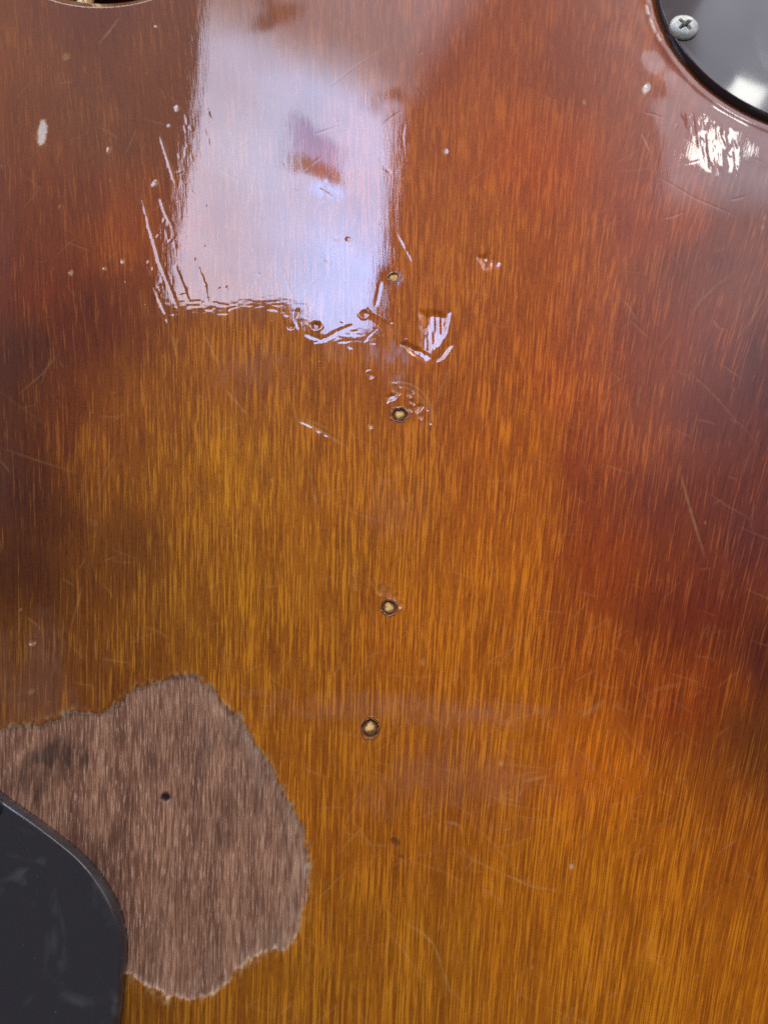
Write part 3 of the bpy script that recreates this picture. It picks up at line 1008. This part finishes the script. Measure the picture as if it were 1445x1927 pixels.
def slab(name, ring, z0, z1, bev, mat, cham=0.0, dome=0.0):
    """A plate: upright side, sloping chamfer, small round edge, top (flat or gently domed)."""
    ring = [np.array(q) for q in ring]
    n = len(ring)
    area2 = sum(ring[i][0] * ring[(i + 1) % n][1] - ring[(i + 1) % n][0] * ring[i][1] for i in range(n))
    if area2 < 0:
        ring = ring[::-1]
    nor = []
    for i in range(n):
        t = ring[(i + 1) % n] - ring[i - 1]
        t /= np.linalg.norm(t)
        nor.append(np.array([-t[1], t[0]]))          # inward for a counter-clockwise ring
    prof = [(0, z0), (cham * .35, z0 * .6 + z1 * .4), (cham + bev * .05, z1 - bev)]
    for a in (30, 45, 60, 78, 90):
        a = math.radians(a)
        prof.append((cham + bev * (1.05 - math.cos(a)), z1 - bev + bev * math.sin(a)))
    prof.append((cham + bev * 2.0, z1 + .000003))
    V, F = [], []
    for off, z in prof:
        for i in range(n):
            q = ring[i] + nor[i] * off
            V.append((q[0], q[1], z))
    rows = len(prof)
    if dome:
        c = np.mean(ring, axis=0)
        R0 = np.linalg.norm(ring[0] - c) - prof[-1][0]
        for f in (.97, .93, .88, .8, .7, .55, .4, .2, .02):
            for i in range(n):
                d = (ring[i] - c) / np.linalg.norm(ring[i] - c)
                V.append((*(c + d * R0 * f), z1 + dome * (1 - f * f)))
        rows += 9
    for k in range(rows - 1):
        for i in range(n):
            F.append((k * n + i, k * n + (i + 1) % n, (k + 1) * n + (i + 1) % n, (k + 1) * n + i))
    F.append(tuple((rows - 1) * n + i for i in range(n)))
    F.append(tuple(range(n))[::-1])
    o = new_mesh(name, V, F, mat)
    attach(o, guitar)
    return o


cm = plastic("dark_plum_plastic", (.033, .031, .035), .08, .35)
sm_ = plastic("dark_smoky_plastic", (.034, .026, .030), .05, .15)
ccov = slab("control_cover", CC, -.0004, .0028, .00038, cm, .00020)
ccov["label"] = "dark plum plastic cover plate with rounded corner"
ring = [SW_C + SW_R * np.array([math.cos(a), math.sin(a)]) for a in np.linspace(0, 2 * math.pi, 120, endpoint=False)]
scov = slab("switch_cover", ring, -.0009, .0011, .00025, sm_, .00015, .0005)
scov["label"] = "round dark glossy plastic cover plate with silver screw"

# screws: domed heads with a cross recess
mm, nt, p = material("dull_silver_metal")
co = nt.n('ShaderNodeTexCoord').outputs['Object']
nt.put(p.inputs['Base Color'], nt.mix(nt.ramp(nt.noise(co, 900, 3), .35, .65), (.32, .33, .31), (.48, .49, .46)))
p.inputs['Metallic'].default_value = .35
nt.put(p.inputs['Roughness'], nt.ramp(nt.noise(co, 1400, 3), .3, .7, .42, .62))
bm_, nt, p = material("black_metal")
co = nt.n('ShaderNodeTexCoord').outputs['Object']
nt.put(p.inputs['Base Color'], nt.mix(nt.noise(co, 900, 3), (.012, .012, .013), (.03, .03, .03)))
p.inputs['Metallic'].default_value = .6
p.inputs['Roughness'].default_value = .4


def screw(c, z, R, rise, rot, mat, parent, sink=0.0):
    rings, N = 26, 72
    V, F = [], []
    for i in range(rings + 1):
        f = i / rings
        for j in range(N):
            a = 2 * math.pi * j / N
            x, y = f * R * math.cos(a), f * R * math.sin(a)
            zz = rise * math.sqrt(max(0, 1 - (f * .98) ** 2.6))
            u = x * math.cos(rot) + y * math.sin(rot)
            v = -x * math.sin(rot) + y * math.cos(rot)
            arm = R * .52
            wd = R * .10
            d1 = max(abs(u) - arm, abs(v) - wd * (1.25 - .5 * abs(u) / arm))
            d2 = max(abs(v) - arm, abs(u) - wd * (1.25 - .5 * abs(v) / arm))
            d = min(d1, d2)
            k = min(max(-d / (R * .07) + .5, 0), 1)
            zz -= k * R * (.75 * (1 - .75 * math.hypot(u, v) / arm) + .08)
            V.append((c[0] + x, c[1] + y, z + zz - sink))
    for j in range(N):
        a = 2 * math.pi * j / N
        V.append((c[0] + R * math.cos(a), c[1] + R * math.sin(a), z - .0004 - sink))
    for i in range(rings + 1):
        for j in range(N):
            F.append((i * N + j, (i + 1) * N + j, (i + 1) * N + (j + 1) % N, i * N + (j + 1) % N))
    o = new_mesh("screw", V, F, mat)
    attach(o, parent)
    return o


screw(at(1289, 45, .0022), .0014, .0030, .0008, math.radians(38), mm, scov)
screw(at(1412, -170, .0022), .0014, .0031, .0011, math.radians(10), mm, scov)
screw(at(-14, 1522, .0028), .0027, .0017, .0004, math.radians(20), bm_, ccov)

# cream strip of the neck's binding, glimpsed through the cutaway
im, nt, p = material("aged_cream_plastic")
co = nt.n('ShaderNodeTexCoord').outputs['Object']
nt.put(p.inputs['Base Color'], nt.mix(nt.noise(co, 200, 3), (.86, .58, .24), (.92, .72, .40)))
p.inputs['Roughness'].default_value = .4
q0, q1 = at(143, -40, -.010), at(163, -40, -.010)
yb = at(155, 40, -.010)[1]
ringb = [(q0[0] + .001, yb), (q1[0] + .001, yb), (q1[0], yb + .03), (q0[0], yb + .03)]
bs = slab("binding_strip", [np.array(a) * (1 - t) + np.array(b) * t for a, b in zip(ringb, ringb[1:] + ringb[:1]) for t in (0, .25, .5, .75)],
          -.014, -.010, .0004, im)
bs["label"] = "cream plastic strip seen through the cutaway"

sc.cycles.use_denoising = False
sc.cycles.max_bounces = 6
